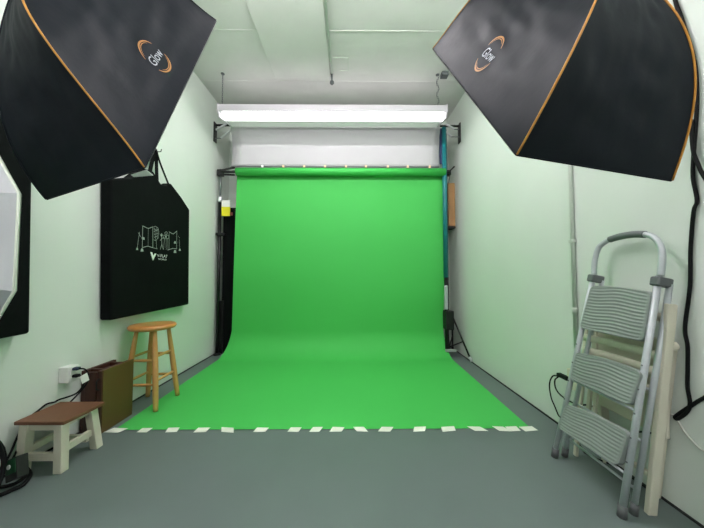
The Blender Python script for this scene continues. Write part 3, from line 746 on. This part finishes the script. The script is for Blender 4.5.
# ------------------------------------------------------------------ right wall: conduit, outlet, cables
cn = thing('wall_conduit', (XR-0.012, 1.697, 0.5), 'thin painted conduit running up the right wall beside the step ladder', 'pipe')
MB().tube([(XR-0.013, 1.697, 0.42), (XR-0.013, 1.697, ZC)], 0.011, 12).build('pipe', M_pipe, cn, True)
MB().tube([(XR-0.013, 1.697, 0.76), (XR-0.013, 1.697, 0.80)], 0.0145, 12).build('coupling', M_pipe, cn, True)
for z in (1.2, 2.2):
    MB().box((XR-0.027, 1.68, z), (XR, 1.714, z+0.02)).build('pipe_strap', M_pipe, cn, bev=0.002)
ro_ = thing('wall_outlet', (XR, 1.71, 0.36), 'white outlet box at the foot of the conduit on the right wall, behind the ladder', 'outlet')
MB().box((XR-0.045, 1.66, 0.30), (XR, 1.735, 0.42)).build('box', M_chair, ro_, bev=0.004)
rc_ = thing('power_cord', (1.34, 1.75, 0.2), 'thin black cords looping down from the outlet behind the step ladder on the right wall', 'cable')
q0 = at_x(563, 376.5, 1.35)
MB().box((1.335, 1.715, 0.345), (1.365, 1.80, 0.37)).build('plug', M_cable, rc_, bev=0.006)
MB().tube(smoothpath([at_x(560, 377, 1.345), at_x(553, 376, 1.345), at_x(549.5, 384, 1.35), at_x(551, 397, 1.36), at_x(555, 407, 1.37), at_x(559, 416, 1.38), (1.385, 1.80, 0.06), (1.37, 1.72, 0.015), (1.33, 1.60, 0.006)]), 0.0042, 8).build('cord', M_cable, rc_, True)
MB().tube(smoothpath([at_x(560, 376, 1.345), at_x(555, 380, 1.345), at_x(556, 389, 1.35), at_x(563, 397, 1.36), at_x(577, 404.5, 1.385), (1.386, 1.60, 0.25), at_x(602, 418, 1.389), at_x(616, 426, 1.389), at_x(630, 432, 1.388), at_x(646, 432, 1.388), (1.389, 1.215, 0.29)]), 0.0042, 8).build('cord', M_cable, rc_, True)
MB().tube(smoothpath([(1.33, 1.60, 0.006), (1.315, 1.57, 0.006), (1.33, 1.53, 0.006), (1.375, 1.46, 0.006), (1.386, 1.30, 0.006)]), 0.0042, 8).build('cord', M_cable, rc_, True)
XW = XR-0.008
hc = thing('hanging_cable', (XW, 1.15, 0.4), 'heavy black cable hanging down the right wall behind the right softbox', 'cable')
MB().tube(smoothpath([(XW, 1.22, ZC-0.01)]+[at_x(x, y, XW) for x, y in ((676, -60), (674, -8), (682, 20), (694, 60), (697, 100), (694, 149), (693, 176), (697, 200), (693.6, 212), (690.6, 249), (690, 286), (685, 327), (687.5, 346), (687.6, 370), (687.5, 387), (690, 404), (686, 413), (677, 419), (676, 416), (690, 406.5), (704, 398), (730, 388))]+[(XW, 0.75, 0.62), (XW, 0.2, 0.50), (XW, -0.5, 0.10), (XW-0.01, -0.9, 0.012), (XW-0.05, -1.6, 0.01)]), 0.0066, 10).build('cable', M_cable, hc, True)
MB().tube(smoothpath([at_x(x, y, XW-0.012) for x, y in ((691, 120), (693, 149), (698, 164), (705, 178), (730, 215), (760, 300))]+[(XW-0.006, 0.80, 0.55), (XW-0.004, 0.6, 0.12), (XW-0.02, 0.4, 0.009), (XW-0.1, -0.4, 0.009), (XW-0.06, -1.8, 0.009)]), 0.0065, 10).build('branch_cable', M_cable, hc, True)
wcb = MB().tube(smoothpath([at_x(x, y, XR-0.005) for x, y in ((668, 412), (676, 418), (684, 431), (694, 443), (704, 451), (722, 459), (760, 462))]+[(XR-0.005, 0.7, 0.36), (XR-0.005, 0.2, 0.20), (XR-0.008, -0.4, 0.006), (XR-0.02, -1.7, 0.006)]), 0.0042, 8).build('white_cable', M_whitecable, None, True)
tag(wcb, 'thin white cable curving along the lower right wall under the black cable', 'cable')

# ------------------------------------------------------------------ world and view
w = bpy.data.worlds.new('world'); sc.world = w; w.use_nodes = True
w.node_tree.nodes['Background'].inputs[0].default_value = (0.02, 0.02, 0.02, 1)
vs_ = sc.view_settings; vs_.view_transform = 'Standard'; vs_.look = 'None'; vs_.gamma = 1; vs_.use_curve_mapping = False
vs_.exposure = 1.25
